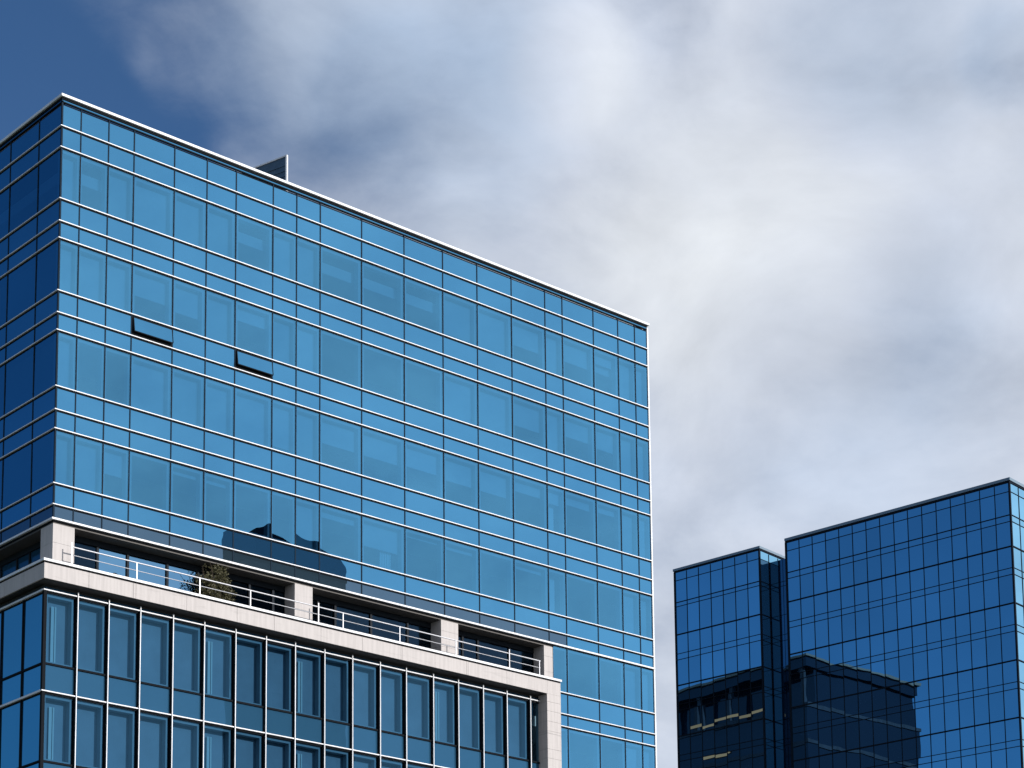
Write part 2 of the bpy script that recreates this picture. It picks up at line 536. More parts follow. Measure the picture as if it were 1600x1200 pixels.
# ---- vision panes
BL = {
    0: [1, 0.0, 1, 1, 1, 1, 0.0, .92, .9, 0, 0, 0, .9, 1, .55, 1, .5, .25, 1, 1],
    1: [1, 1, 1, .52, .6, 1, .3, 1, 1, 0, 0, 0, 1, 1, .6, 1, .45, .5, 1, 1],
    2: [1, 0, 0, 1, 1, 1, 1, .9, 1, .5, .5, .45, .5, .5, .25, .3, .2, .15, 1, 1],
    3: [1, 1, .5, 0, .1, .1, 0, 0, 1, .15, .55, .06, .1, 0, .1, 0, 0, 0, 1, 1],
    4: [0] * 18 + [1, 1], 5: [0] * 18 + [.8, 1], 6: [0] * 20,
}
ROWS = [(ZL[2], ZL[1]), (ZL[5], ZL[4]), (ZL[8], ZL[7]), (ZL[11], ZL[10]), (ZR[0], ZF), (ZR[3], ZR[2]), (ZR[6], ZR[5])]
specs = []                                           # (area, plane, u0, u1, z0, z1, drop)
G = 0.03
for r, (z0, z1) in enumerate(ROWS):
    for i in range(20):
        x0, x1 = XM[i], XM[i + 1]
        if r >= 4:
            if x1 <= XS: continue
            x0 = max(x0, XS)
        specs.append(['y', x0 + G, x1 - G, z0 + 0.05, z1 - 0.09, BL[r][i]])
    if r < 4:
        for j in range(12):
            specs.append(['x', YM[j] + G, YM[j + 1] - G, z0 + 0.05, z1 - 0.09, 0.0])
for s in specs:
    pl, u0, u1, z0, z1, _ = s
    cs = [(u, 0, z) if pl == 'y' else (0, u, z) for u, z in ((u0, z0), (u1, z0), (u1, z1), (u0, z1))]
    s.append(seen_area(cs))
specs.sort(key=lambda s: -s[6])
rest = MB()
for k, (pl, u0, u1, z0, z1, drop, ar) in enumerate(specs):
    cs = pane_corners(pl, 0.0, u0, u1, z0, z1)
    if k >= 100:
        rest.quad(*cs); continue
    mb = MB(); mb.quad(*cs)
    w = mb.build('window', M['vision'], tower)
    if pl == 'y':
        d = 0.34
        i0, i1, j0, j1 = u0 + 0.03, u1 - 0.03, z0 + 0.02, z1 - 0.02
        rv = MB()
        e_ = 0.10 if u1 - u0 > 1.3 else 0.05
        rv.box(i0, i0 + e_, 0.05, d, j0, j1)
        rv.box(i1 - e_, i1, 0.05, d, j0, j1)
        rv.box(i0 + e_, i1 - e_, 0.05, d, j1 - 0.10, j1)
        rv.box(i0 + e_, i1 - e_, 0.05, d, j0, j0 + 0.06)
        rv.build('window_lining', M['reveal'], w)
        if drop > 0.02:
            b = MB(); zz = j1 - 0.10 - (j1 - 0.16 - j0) * drop
            b.box(i0 + e_ + 0.01, i1 - e_ - 0.01, d - 0.06, d - 0.045, zz, j1 - 0.11)
            if drop < 0.97:
                b.box(i0 + e_ + 0.01, i1 - e_ - 0.01, d - 0.075, d - 0.03, zz - 0.03, zz)
            b.build('roller_blind', M['blind'], w)
o = rest.build('window', M['vision'], tower); o['kind'] = 'stuff'
# one pane near the bottom keeps its curtain drawn to the right side
mb = MB()
for k in range(9):
    x = 17.2 + 0.07 * k
    mb.box(x, x + 0.06, 0.40 + 0.03 * (k % 2), 0.43 + 0.03 * (k % 2), 34.2, 36.15)
mb.build('curtain', M['column_paint'], tower)

# ---- spandrel bands: one strip of opaque panes per row, round the corner
bands = [(ZL[0], ZT - 0.31), (ZL[1], ZL[0]), (ZL[3], ZL[2]), (ZL[4], ZL[3]), (ZL[6], ZL[5]), (ZL[7], ZL[6]), (ZL[9], ZL[8]),
         (ZL[10], ZL[9]), (ZL[12], ZL[11])]
for z0, z1 in bands:
    mb = MB()
    for i in range(20):
        mb.quad(*pane_corners('y', 0.0, XM[i] + G, XM[i + 1] - G, z0 + 0.05, z1 - 0.09, 0.0011))
    for j in range(12):
        mb.quad(*pane_corners('x', 0.0, YM[j] + G, YM[j + 1] - G, z0 + 0.05, z1 - 0.09, 0.0011))
    mb.build('spandrel_band', M['spandrel'], tower)
for z0, z1 in ((ZF, ZL[12]), (ZR[1], ZR[0]), (ZR[2], ZR[1]), (ZR[4], ZR[3]), (ZR[5], ZR[4])):
    mb = MB()
    for i in range(20):
        x0 = XM[i] if z0 == ZF else max(XM[i], XS)
        if XM[i + 1] <= (28.4 if z0 == ZF else XS) + 0.2: continue
        if z0 == ZF and XM[i] < 28.4: continue
        mb.quad(*pane_corners('y', 0.0, x0 + G, XM[i + 1] - G, z0 + 0.05, z1 - 0.09, 0.0011))
    mb.build('spandrel_band', M['spandrel'], tower)
# solid backing behind every opaque row, so that nothing shows round the pane edges
mb = MB()
for z0, z1 in bands + [(ZF, ZL[12])]:
    mb.box(0.05, XW - 0.1, 0.05, 0.09, z0, z1); mb.box(0.05, 0.09, 0.1, YD - 0.1, z0, z1)
for z0, z1 in ((ZR[1], ZR[0]), (ZR[2], ZR[1]), (ZR[4], ZR[3]), (ZR[5], ZR[4])):
    mb.box(XS, XW - 0.1, 0.05, 0.09, z0, z1)
mb.build('insulation_backing', M['gasket_shade'], tower)
# grey fascia panels between the lowest glass row and the terrace
mb = MB()
for i in range(16):
    mb.quad(*pane_corners('y', 0.0, XM[i] + 0.015, XM[i + 1] - 0.015, ZF + 0.06, ZL[12] - 0.09, 0.0008))
for j in range(12):
    mb.quad(*pane_corners('x', 0.0, YM[j] + 0.015, YM[j + 1] - 0.015, ZF + 0.06, ZL[12] - 0.09, 0.0008))
mb.build('fascia_band', M['fascia'], tower)

# ---- transoms: white nosing over a black strip painted as its shadow line, both round the corner
def transom(z, h, proj, x0=0.0, left=True, name='transom'):
    mb = MB()
    mb.box(x0 - (proj if left else 0), XW + (0.0), -proj, 0.03, z - h / 2, z + h / 2, 0)
    mb.box(x0 - (0.012 if left else 0), XW, -0.012, 0.04, z - h / 2 - 0.062, z - h / 2, 1)
    if left:
        mb.box(-proj, 0.03, 0.03, YD, z - h / 2, z + h / 2, 0)
        mb.box(-0.012, 0.04, 0.04, YD, z - h / 2 - 0.062, z - h / 2, 1)
    return mb.build(name, [M['white_metal'], M['gasket_shade']], tower)


for z in ZL:
    transom(z, 0.037, 0.075)
transom(ZF, 0.075, 0.11)
for z in ZR:
    transom(z, 0.037, 0.075, XS, False)

# ---- mullions
for x in XM[1:-1]:
    mb = MB(); zb = ZF if x < XS else 21.0
    mb.box(x - 0.024, x + 0.024, -0.022, 0.05, zb, ZT - 0.30)
    mb.build('mullion', M['mullion'], tower)
for y in YM[1:-1]:
    mb = MB(); mb.box(-0.022, 0.05, y - 0.024, y + 0.024, ZF, ZT - 0.30)
    mb.build('mullion', M['mullion'], tower)
mb = MB(); mb.box(-0.02, 0.05, -0.02, 0.05, ZF, ZT - 0.2)
mb.build('corner_post', M['mullion'], tower)
mb = MB(); mb.box(XW - 0.03, XW + 0.05, -0.05, 0.06, 0.0, ZT - 0.2)
mb.build('corner_trim', M['white_metal'], tower)

# ---- roof edge
mb = MB()
mb.box(-0.10, XW + 0.10, -0.12, 0.40, ZT - 0.06, ZT + 0.06, 0)
mb.box(-0.10, 0.40, 0.40, YD + 0.1, ZT - 0.06, ZT + 0.06, 0)
mb.box(XW - 0.3, XW + 0.10, 0.40, YD + 0.1, ZT - 0.06, ZT + 0.06, 0)
mb.box(0.40, XW - 0.3, YD - 0.3, YD + 0.1, ZT - 0.06, ZT + 0.06, 0)
mb.build('roof_coping', M['white_metal'], tower, bevel=0.015)
mb = MB()
mb.box(-0.03, XW, -0.03, 0.06, ZT - 0.155, ZT - 0.06, 0); mb.box(-0.03, 0.06, 0.06, YD, ZT - 0.155, ZT - 0.06, 0)
mb.box(0.0, XW, 0.0, 0.05, ZT - 0.235, ZT - 0.155, 1); mb.box(0.0, 0.05, 0.05, YD, ZT - 0.235, ZT - 0.155, 1)
mb.box(-0.02, XW, -0.02, 0.06, ZT - 0.29, ZT - 0.235, 0); mb.box(-0.02, 0.06, 0.06, YD, ZT - 0.29, ZT - 0.235, 0)
mb.build('roof_edge_trim', [M['gasket_shade'], M['spandrel']], tower)

# ---- louvred screen wall on the roof
scr = MB()
sx, sy0, sy1, sz = 14.47, 4.0, 15.0, 55.0
scr.box(sx + 0.04, sx + 0.09, sy0 + 0.09, sy1, 50.5, sz - 0.07)
k = 0; z = 50.7
while z < sz - 0.3:
    scr.box(sx + 0.01, sx + 0.04, sy0 + 0.09, sy1, z, z + 0.10); z += 0.27
def swing(b, a=R(14)):
    b.v = [(sx + (x - sx) * math.cos(a) - (y - sy0) * math.sin(a), sy0 + (x - sx) * math.sin(a) + (y - sy0) * math.cos(a), z) for x, y, z in b.v]


swing(scr)
so = scr.build('roof_screen', M['louvre'], tower)
mb = MB(); mb.box(sx, sx + 0.10, sy0, sy0 + 0.09, 50.5, sz); mb.box(sx, sx + 0.10, sy0 + 0.09, sy1, sz - 0.07, sz)
swing(mb)
mb.build('screen_frame', M['white_metal'], so)

# ---- the two tilted-out vents in the second spandrel row
for x0, x1 in ((XM[3], XM[4]), (XM[6], XM[7])):
    z0, z1 = ZL[6] + 0.045, ZL[5] - 0.09
    out_ = 0.085
    xa, xb, za, zb = x0 + 0.07, x1 - 0.05, z0 + 0.15, z1 - 0.03
    fr = lambda x, t, dy=0.0: (x, -0.05 - out_ * (1 - t) - dy, za + (zb - za) * t)
    a = MB(); a.quad(fr(xa, 0, .012), fr(xb, 0, .012), fr(xb, 1, .012), fr(xa, 1, .012))
    v = a.build('vent_window', M['spandrel'], tower)
    f = MB()
    f.quad((x0 + 0.03, -0.012, z0), (x1 - 0.03, -0.012, z0), (x1 - 0.03, -0.012, z1), (x0 + 0.03, -0.012, z1))      # dark opening
    for p, q in ((fr(xa, 0), fr(xb, 0)), (fr(xb, 0), fr(xb, 1)), (fr(xb, 1), fr(xa, 1)), (fr(xa, 1), fr(xa, 0))):
        f.tube(p, q, 0.028, n=4)
    for x in (xa, xb):
        f.tube(fr(x, 0), (x, -0.01, z0 + 0.45), 0.014, n=6)
    f.build('vent_frame', M['gasket_shade'], v)

# ================================================================== terrace level
PB = 0.85                    # how far the parapet stands out
ZP = 30.55                   # parapet top
ZS = 29.74                   # underside
XE = 27.25                   # right end of the stone frame
TD = 0.80                    # depth of the terrace recess

mb = MB()
mb.box(0.03, XS - 0.02, 0.04, TD + 0.1, ZF - 0.17, ZF - 0.11)
mb.box(0.04, TD + 0.1, TD + 0.1, YD, ZF - 0.17, ZF - 0.11)
mb.build('terrace_soffit', M['soffit'], tower)
mb = MB(); mb.box(-0.5, XE - 0.3, -0.5, 1.2, 29.78, 29.86); mb.box(-0.5, 1.2, 1.2, YD, 29.78, 29.86)
mb.build('terrace_floor', M['roof'], tower)

for x0, x1, y1 in ((0.0, 1.0, 0.96), (12.10, 13.07, 0.74), (20.50, 21.54, 0.74), (26.99, 27.56, 0.74)):
    mb = MB()
    z = 29.5; hs = [0.93, 0.62, 0.75, 0.62]
    zt = ZF - 0.17
    cuts = [29.5, 30.9, 31.62, zt] if x0 < 20 else [29.5, 31.15, 31.9, zt]
    for a, b in zip(cuts, cuts[1:]):
        mb.box(x0, x1, 0.0, y1, a + 0.004, b - 0.004)
    mb.box(x0 + 0.01, x1 - 0.01, 0.01, y1 - 0.01, 29.5, zt - 0.002, 1)
    mb.build('stone_column', [M['stone'], M['joint']], tower)
for y0 in (8.5, 14.6, 20.8):
    mb = MB(); mb.box(0.0, 0.74, y0, y0 + 1.0, 29.5, ZF - 0.17)
    mb.build('stone_column', M['stone'], tower)

# recessed glazing, front and left
TX = [1.0, 2.56, 4.02, 5.98, 7.51, 10.22, 11.48, 13.95, 14.92, 16.97, 19.12, 22.47, 23.43, 25.44, 27.1]
for i in range(len(TX) - 1):
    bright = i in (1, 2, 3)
    a = MB()
    if i == 4:                                     # pale left half of the pane behind the shrub
        a.quad(*pane_corners('y', TD, TX[i] + 0.05, TX[i + 1] - 0.05, 29.6, ZF - 0.42, 0.001))
    else:
        a.quad(*pane_corners('y', TD, TX[i] + 0.05, TX[i + 1] - 0.05, 29.6, ZF - 0.42, 0.001))
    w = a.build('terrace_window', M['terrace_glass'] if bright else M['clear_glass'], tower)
for i in range(len(TX)):
    x = TX[i]
    f = MB(); f.box(x - 0.055, x + 0.055, TD - 0.06, TD + 0.08, 29.5, ZF - 0.42)
    f.build('terrace_mullion', M['dark_frame'], tower)
mb = MB(); mb.box(1.0, 27.0, TD - 0.08, TD + 0.08, ZF - 0.42, ZF - 0.17)
mb.build('terrace_head', M['dark_frame'], tower)
mb = MB(); mb.box(1.0, 27.0, TD - 0.05, TD + 0.06, 31.18, 31.22)
mb.box(1.0, 2.5, TD + 0.02, TD + 0.05, 31.0, 31.02)
LT = [0.97, 2.05, 3.17, 4.21, 5.55, 7.0, 8.5]
for j in range(6):
    a = MB(); a.quad(*pane_corners('x', TD, LT[j] + 0.04, LT[j + 1] - 0.04, 29.6, ZF - 0.42, 0.001))
    a.build('terrace_window', M['podium_spandrel'], tower)
    f = MB(); f.box(TD - 0.06, TD + 0.08, LT[j + 1] - 0.05, LT[j + 1] + 0.05, 29.5, ZF - 0.42)
    f.build('terrace_mullion', M['dark_frame'], tower)
mb = MB(); mb.box(TD - 0.08, TD + 0.08, 0.97, 8.5, ZF - 0.42, ZF - 0.17)
mb.build('terrace_head', M['dark_frame'], tower)
# desk-height shelves and ceiling strips dimly seen inside the dark bays
mb = MB()
for x0, x1 in ((1.2, 2.4), (8.6, 11.9), (13.3, 20.2), (21.8, 26.8)):
    for z in (30.5, 31.1, 31.75):
        mb.box(x0, x1, 2.2, 2.6, z, z + 0.05)
    mb.box(x0, x1, 2.62, 2.68, 29.6, ZF - 0.5)
mb.build('interior_shelving', M['interior'], tower)

# ---- parapet with coping, stone slabs and open joints
mb = MB()
JX = [-PB, 1.2, 3.3, 3.42, 5.9, 8.45, 10.4, 12.9, 15.2, 17.4, 17.5, 19.4, 21.3, 21.4, 23.8, 26.37, XE]
for a, b in zip(JX, JX[1:]):
    mb.box(a + 0.006, b - 0.006, -PB, -PB + 0.12, ZS, ZP - 0.175)
JY = [-PB + 0.12, 2.3, 4.6, 7.0, 9.4, 12, 14, 16, 18, 20, YD]
for a, b in zip(JY, JY[1:]):
    mb.box(-PB, -PB + 0.12, a + 0.006, b - 0.006, ZS, ZP - 0.175)
mb.box(-PB + 0.02, XE - 0.02, -PB + 0.02, -PB + 0.2, ZS + 0.01, ZP - 0.17, 1)
mb.box(-PB + 0.02, -PB + 0.2, -PB + 0.2, YD - 0.02, ZS + 0.01, ZP - 0.17, 1)
par = mb.build('parapet', [M['stone'], M['joint']], tower)
mb = MB()
mb.box(-PB - 0.05, XE + 0.05, -PB - 0.05, -PB + 0.34, ZP - 0.10, ZP, 0)
mb.box(-PB - 0.05, -PB + 0.34, -PB + 0.34, YD, ZP - 0.10, ZP, 0)
mb.box(-PB + 0.01, XE - 0.01, -PB + 0.015, -PB + 0.3, ZP - 0.175, ZP - 0.10, 1)
mb.box(-PB + 0.015, -PB + 0.3, -PB + 0.3, YD, ZP - 0.175, ZP - 0.10, 1)
mb.build('coping', [M['white_metal'], M['gasket_shade']], par, bevel=0.0)  # black strip stands in for the joint's shadow under the coping

# ---- right-hand pier of the stone frame, running down
XI = 26.36
mb = MB()
cz = [ZS, 29.35, 28.9, 28.4, 27.92, 27.8, 27.05, 26.6, 25.2, 23.8, 22.4, 21.0, 0.1]
for b, a in zip(cz, cz[1:]):
    mb.box(XI, XE, -PB, -0.05, a + 0.005, b - 0.005)
mb.box(XI + 0.012, XE - 0.012, -PB + 0.012, -0.06, 0.1, ZS, 1)
mb.build('stone_pier', [M['stone'], M['joint']], tower)

# ================================================================== glazed base below the terrace
PX, PY = -0.45, -0.25
mb = MB()
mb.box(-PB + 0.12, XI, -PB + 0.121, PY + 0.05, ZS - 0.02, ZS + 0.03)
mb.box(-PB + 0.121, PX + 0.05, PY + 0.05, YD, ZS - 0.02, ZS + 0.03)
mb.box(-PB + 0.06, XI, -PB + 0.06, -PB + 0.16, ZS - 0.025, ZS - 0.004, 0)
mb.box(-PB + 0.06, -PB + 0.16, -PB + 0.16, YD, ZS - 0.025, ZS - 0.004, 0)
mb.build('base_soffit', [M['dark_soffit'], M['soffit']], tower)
GX = [PX, 0.99, 2.44, 3.95, 5.55, 7.11, 8.71, 10.30, 11.85, 13.45, 15.0, 16.57, 18.08, 19.68, 21.19, 22.72, 24.20, 25.70, XI]
GY = [PY, 1.38, 3.1, 4.8, 6.5, 8.2, 9.9, 11.4, 12.9, 14.4, 15.9, 17.4, 18.8, 20, 21, YD]
ZG = [29.45, 26.46, 25.31, 22.48, 21.33, 18.5, 17.3]
mb = MB()
mb.box(PX + 0.02, XI, PY + 0.02, PY + 0.10, ZG[0] + 0.04, ZS - 0.02, 0)
mb.box(PX + 0.02, PX + 0.10, PY + 0.10, YD, ZG[0] + 0.04, ZS - 0.02, 0)
mb.box(PX, XI, PY - 0.01, PY + 0.02, ZG[0] + 0.04, ZG[0] + 0.14, 1)
mb.box(PX - 0.01, PX + 0.02, PY + 0.02, YD, ZG[0] + 0.04, ZG[0] + 0.14, 1)
mb.build('base_head_panel', [M['dark_soffit'], M['podium_spandrel']], tower)
for r in (0, 2, 4):
    z1, z0 = ZG[r], ZG[r + 1]
    for i in range(18):
        a = MB(); a.quad(*pane_corners('y', PY, GX[i] + 0.035, GX[i + 1] - 0.035, z0 + 0.04, z1 - 0.05, 0.0014))
        if r == 4: continue
        w = a.build('base_window', M['podium_glass'], tower)
        if i < 17:
            u0, u1 = GX[i] + 0.07, GX[i + 1] - 0.07
            ea = 0.28 if i in (0, 5, 8, 13) else 0.17
            rv = MB()
            rv.box(u0, u0 + 0.10, PY + 0.06, PY + 0.42, z0 + 0.06, z1 - 0.07)
            rv.box(u1 - 0.10, u1, PY + 0.06, PY + 0.42, z0 + 0.06, z1 - 0.07)
            rv.box(u0 + 0.10, u1 - 0.10, PY + 0.06, PY + 0.42, z1 - 0.22, z1 - 0.07)
            rv.box(u0 + 0.10, u1 - 0.10, PY + 0.06, PY + 0.42, z0 + 0.06, z0 + 0.12)
            rv.build('window_lining', M['pod_lining'], w)
            b = MB(); zb = z0 + 0.13
            b.box(u0 + 0.11, u1 - 0.11, PY + 0.375, PY + 0.39, zb, z1 - 0.23)
            b.box(u0 + 0.11, u1 - 0.11, PY + 0.36, PY + 0.405, zb - 0.03, zb)
            b.build('roller_blind', M['pod_blind'], w)
            if i in (0, 5, 8, 13):
                b = MB()
                for kk in range(3):
                    xx = u0 + 0.40 + 0.085 * kk
                    b.box(xx, xx + 0.07, PY + 0.29 + 0.03 * (kk % 2), PY + 0.31 + 0.03 * (kk % 2), z0 + 0.14, z1 - 0.5)
                b.build('curtain', M['blind'], w)
    if r < 4:
        for j in range(15):
            a = MB(); a.quad(*pane_corners('x', PX, GY[j] + 0.035, GY[j + 1] - 0.035, z0 + 0.04, z1 - 0.05, 0.0014))
            a.build('base_window', M['podium_side'], tower)
for r in (1, 3):
    z1, z0 = ZG[r], ZG[r + 1]
    mb = MB()
    for i in range(18):
        mb.quad(*pane_corners('y', PY, GX[i] + 0.035, GX[i + 1] - 0.035, z0 + 0.05, z1 - 0.05, 0.0012))
    for j in range(15):
        mb.quad(*pane_corners('x', PX, GY[j] + 0.035, GY[j + 1] - 0.035, z0 + 0.05, z1 - 0.05, 0.0012), 1)
    mb.build('spandrel_band', [M['podium_spandrel'], M['podium_side']], tower)
mb = MB()
for z1, z0 in ((ZG[1], ZG[2]), (ZG[3], ZG[4])):
    mb.box(PX + 0.05, XI, PY + 0.05, PY + 0.09, z0, z1); mb.box(PX + 0.05, PX + 0.09, PY + 0.09, YD, z0, z1)
mb.build('insulation_backing', M['gasket_shade'], tower)
mb = MB()                                            # everything lower than the picture reaches
mb.box(PX, XI, PY, 0.2, 0.1, ZG[4] - 0.02, 0); mb.box(PX, 0.2, 0.2, YD, 0.1, ZG[4] - 0.02, 0)
mb.box(XI + 0.5, XW - 0.05, 0.0, 0.2, 0.1, 21.2, 0)
mb.build('lower_glass_wall', M['podium_spandrel'], tower)

for x in GX[1:-1]:
    mb = MB()
    mb.box(x - 0.018, x + 0.018, PY - 0.17, PY - 0.13, 21.4, ZG[0] + 0.16, 0)
    mb.box(x - 0.024, x + 0.024, PY - 0.13, PY + 0.08, 21.4, ZG[0] + 0.10, 1)
    mb.build('base_mullion', [M['white_metal'], M['gasket_shade']], tower)  # black body paints the shaded side behind each white cap
for y in GY[1:-1]:
    mb = MB(); mb.box(PX - 0.06, PX + 0.06, y - 0.03, y + 0.03, 21.4, ZG[0])
    mb.build('base_mullion', M['gasket_shade'], tower)
mb = MB(); mb.box(PX - 0.08, PX + 0.06, PY - 0.08, PY + 0.06, 21.4, ZG[0])
mb.build('corner_post', M['gasket_shade'], tower)
for z, white in ((ZG[0], 1), (ZG[1], 0), (ZG[2], 1), (ZG[3], 0), (ZG[4], 1)):
    mb = MB()
    if white:
        mb.box(PX - 0.12, XI - 0.0, PY - 0.128, PY + 0.02, z - 0.022, z + 0.022, 0)
        mb.box(PX - 0.12, PX + 0.02, PY + 0.02, YD, z - 0.04, z + 0.04, 0)
        mb.box(PX - 0.03, XI, PY - 0.03, PY + 0.03, z - 0.10, z - 0.04, 1)  # black strip as painted shadow line below the white
        mb.box(PX - 0.03, PX + 0.03, PY + 0.03, YD, z - 0.10, z - 0.04, 1)
    else:
        mb.box(PX - 0.05, XI, PY - 0.05, PY + 0.03, z - 0.045, z + 0.035, 1)
        mb.box(PX - 0.05, PX + 0.03, PY + 0.03, YD, z - 0.045, z + 0.035, 1)
    mb.build('base_transom', [M['white_metal'], M['gasket_shade']], tower)

# ---- railing along the terrace
RY, RZ = -0.42, 31.44
rail_b = MB(); rail_b.tube((0.62, RY, RZ), (26.35, RY, RZ - 0.03), 0.028, n=10)
rail = rail_b.build('railing', M['steel'], tower)
mb = MB(); mb.tube((0.62, RY, RZ - 0.34), (26.35, RY, RZ - 0.37), 0.017, n=8)
mb.build('lower_rail', M['steel'], rail)
for x, tall in ((0.62, 1), (3.7, 0), (6.81, 0), (9.41, 0), (13.06, 1), (14.42, 0), (17.66, 0), (21.0, 0), (24.33, 1), (26.26, 0)):
    mb = MB(); mb.box(x - 0.022, x + 0.022, RY - 0.045, RY - 0.015, 29.86, RZ + (0.16 if tall else -0.02))
    mb.box(x - 0.05, x + 0.05, RY - 0.07, RY + 0.06, 29.86, 29.89)
    mb.build('rail_post', M['steel'], rail)


# ================================================================== shrub in a tub on the terrace
bx, by, bz = 8.05, 0.22, 29.86
shrub = thing('shrub', (bx, by, bz), 'bushy olive green shrub on the terrace behind the railing, left of the first inner column', 'shrub')
st = MB()
tips = []
for k in range(7):
    an = 2 * math.pi * k / 7 + random.uniform(-.3, .3)
    p = Vector((bx, by, bz + 0.5)); d = Vector((math.cos(an) * 0.35, math.sin(an) * 0.18, 1.0)).normalized()
    for s in range(4):
        q = p + d * random.uniform(0.45, 0.6)
        st.tube(p, q, 0.030 - 0.006 * s, 0.024 - 0.006 * s, n=6)
        p = q; d = (d + Vector((random.uniform(-.3, .3), random.uniform(-.15, .15), random.uniform(-.1, .25)))).normalized()
        tips.append(q.copy())
st.build('stem', M['bark'], shrub)
lf = MB()
clumps = []
for k in range(72):
    while True:
        x, y, z = random.uniform(-1, 1), random.uniform(-1, 1), random.uniform(-1, 1)
        if x * x + y * y + z * z < 1: break
    cx, cz = x * 0.86, 1.40 + z * 1.20
    if z > 0.35: cx = x * 0.66 + 0.05
    if cz > 1.95 and cx < -0.45: continue
    if cz > 2.2 and cx > 0.5: continue
    clumps.append((Vector((bx + cx, by + y * 0.42, bz + cz)), random.uniform(0.16, 0.27)))
for c, r in clumps:
    for k in range(85):
        v = Vector((random.gauss(0, 1), random.gauss(0, 1), random.gauss(0, 1))).normalized() * r * random.uniform(0.35, 1.15)
        p = c + v
        L = random.uniform(0.04, 0.085); wd = L * 0.42
        d = (v.normalized() + Vector((random.uniform(-.6, .6), random.uniform(-.6, .6), random.uniform(-.1, .8)))).normalized()
        sd_ = d.cross(Vector((random.uniform(-1, 1), random.uniform(-1, 1), random.uniform(-1, 1)))).normalized() * wd
        lf.quad(p, p + d * L * .5 + sd_, p + d * L, p + d * L * .5 - sd_)
lf.build('foliage', M['leaf'], shrub)
pt = MB(); pt.lathe(bx, by, [(0.0, bz), (0.24, bz), (0.32, bz + 0.5), (0.35, bz + 0.5), (0.35, bz + 0.56), (0.29, bz + 0.56), (0.28, bz + 0.48), (0.0, bz + 0.48)])
pt.build('planter', M['planter'], shrub)

# ---- small metal chair beside the glass
cx0, cy0, cz0 = 3.25, 0.30, 29.86
chair = thing('terrace_chair', (cx0, cy0, cz0), 'thin dark metal chair half hidden behind the terrace parapet near its left end', 'chair')
a = MB()
for k in range(10):
    t0, t1 = math.pi * k / 10, math.pi * (k + 1) / 10
    a.tube((cx0 - 0.27 * math.cos(t0), cy0 + 0.2, cz0 + 0.92 + 0.34 * math.sin(t0)), (cx0 - 0.27 * math.cos(t1), cy0 + 0.2, cz0 + 0.92 + 0.34 * math.sin(t1)), 0.022, n=6)
for sx_ in (-0.27, 0.27):
    a.tube((cx0 + sx_, cy0 + 0.2, cz0 + 0.45), (cx0 + sx_, cy0 + 0.2, cz0 + 0.93), 0.022, n=6)
for k in range(3):
    a.tube((cx0 - 0.14 + 0.14 * k, cy0 + 0.2, cz0 + 0.47), (cx0 - 0.14 + 0.14 * k, cy0 + 0.2, cz0 + 1.2), 0.012, n=5)
a.build('backrest', M['dark_frame'], chair)
a = MB(); a.box(cx0 - 0.29, cx0 + 0.29, cy0 - 0.28, cy0 + 0.24, cz0 + 0.43, cz0 + 0.47)
a.build('seat', M['dark_frame'], chair)
for sx_ in (-0.27, 0.27):
    for sy_ in (-0.25, 0.2):
        a = MB(); a.tube((cx0 + sx_, cy0 + sy_, cz0), (cx0 + sx_, cy0 + sy_, cz0 + 0.44), 0.018, n=6)
        a.build('leg', M['dark_frame'], chair)

# ================================================================== far tower on the right
X2 = 78.77
far = thing('office_tower', (X2 + 0.04, 8.97, 0), 'dark blue mirror glass tower on the right, split by a narrow slot', 'office building')
far.rotation_euler.z = R(7.05)                       # it stands a few degrees off the grid of the tall tower
YR0, YR1, YL0, YL1 = 8.97, 27.03, 29.37, 37.13
ZTR, ZTL = 55.78, 55.78
XF = 112.0
rows_r = [ZTR - 0.16, 55.0, 53.36, 52.9, 51.15]
for k in range(9):
    h = 51.15 - 3.96 * k
    rows_r += [h - 1.5, h - 1.96, h - 3.96]
rows_l = [ZTL - 0.14, 55.0, 53.28, 52.95, 50.75]
for k in range(9):
    h = 50.75 - 3.93 * k
    rows_l += [h - 1.5, h - 1.96, h - 3.96]
heavy = {4} | {7 + 3 * k for k in range(9)}
yr = [YR0 + (YR1 - YR0) * k / 16 for k in range(17)]
yl = [YL0 + (YL1 - YL0) * k / 7 for k in range(8)]
xf = [X2 + (XF - X2) * k / 27 for k in range(28)]
# solid bodies a hand's breadth behind the glass
mb = MB()
mb.box(X2 + 0.06, XF, YR0 + 0.06, YR1 - 0.02, 0, ZTR - 0.1)
mb.box(X2 + 0.06, XF, YL0 + 0.06, YL1 - 0.02, 0, ZTL - 0.1)
mb.build('building_core', M['far_metal'], far)
win = []
for ys, rows in ((yr, rows_r), (yl, rows_l)):
    for a, b in zip(ys, ys[1:]):
        for r in range(len(rows) - 1):
            z1, z0 = rows[r], rows[r + 1]
            tall = (r in (1, 3)) or (r >= 4 and (r - 4) % 3 == 2)
            if tall:
                win.append(('x', X2, a, b, z0, z1, seen_area([(X2, a, z0), (X2, b, z0), (X2, b, z1), (X2, a, z1)])))
for a, b in zip(xf, xf[1:]):
    for r in range(len(rows_r) - 1):
        if (r in (1, 3)) or (r >= 4 and (r - 4) % 3 == 2):
            z1, z0 = rows_r[r], rows_r[r + 1]
            win.append(('y', YR0, a, b, z0, z1, seen_area([(a, YR0, z0), (b, YR0, z0), (b, YR0, z1), (a, YR0, z1)])))
win.sort(key=lambda s: -s[6])
rest = MB()
for k, (pl, at_, a, b, z0, z1, ar) in enumerate(win):
    cs = pane_corners(pl, at_, a + 0.02, b - 0.02, z0 + 0.025, z1 - 0.025, 0.0013)
    if k < 100:
        w = MB(); w.quad(*cs); w.build('window', M['far_vision'], far)
    else:
        rest.quad(*cs)
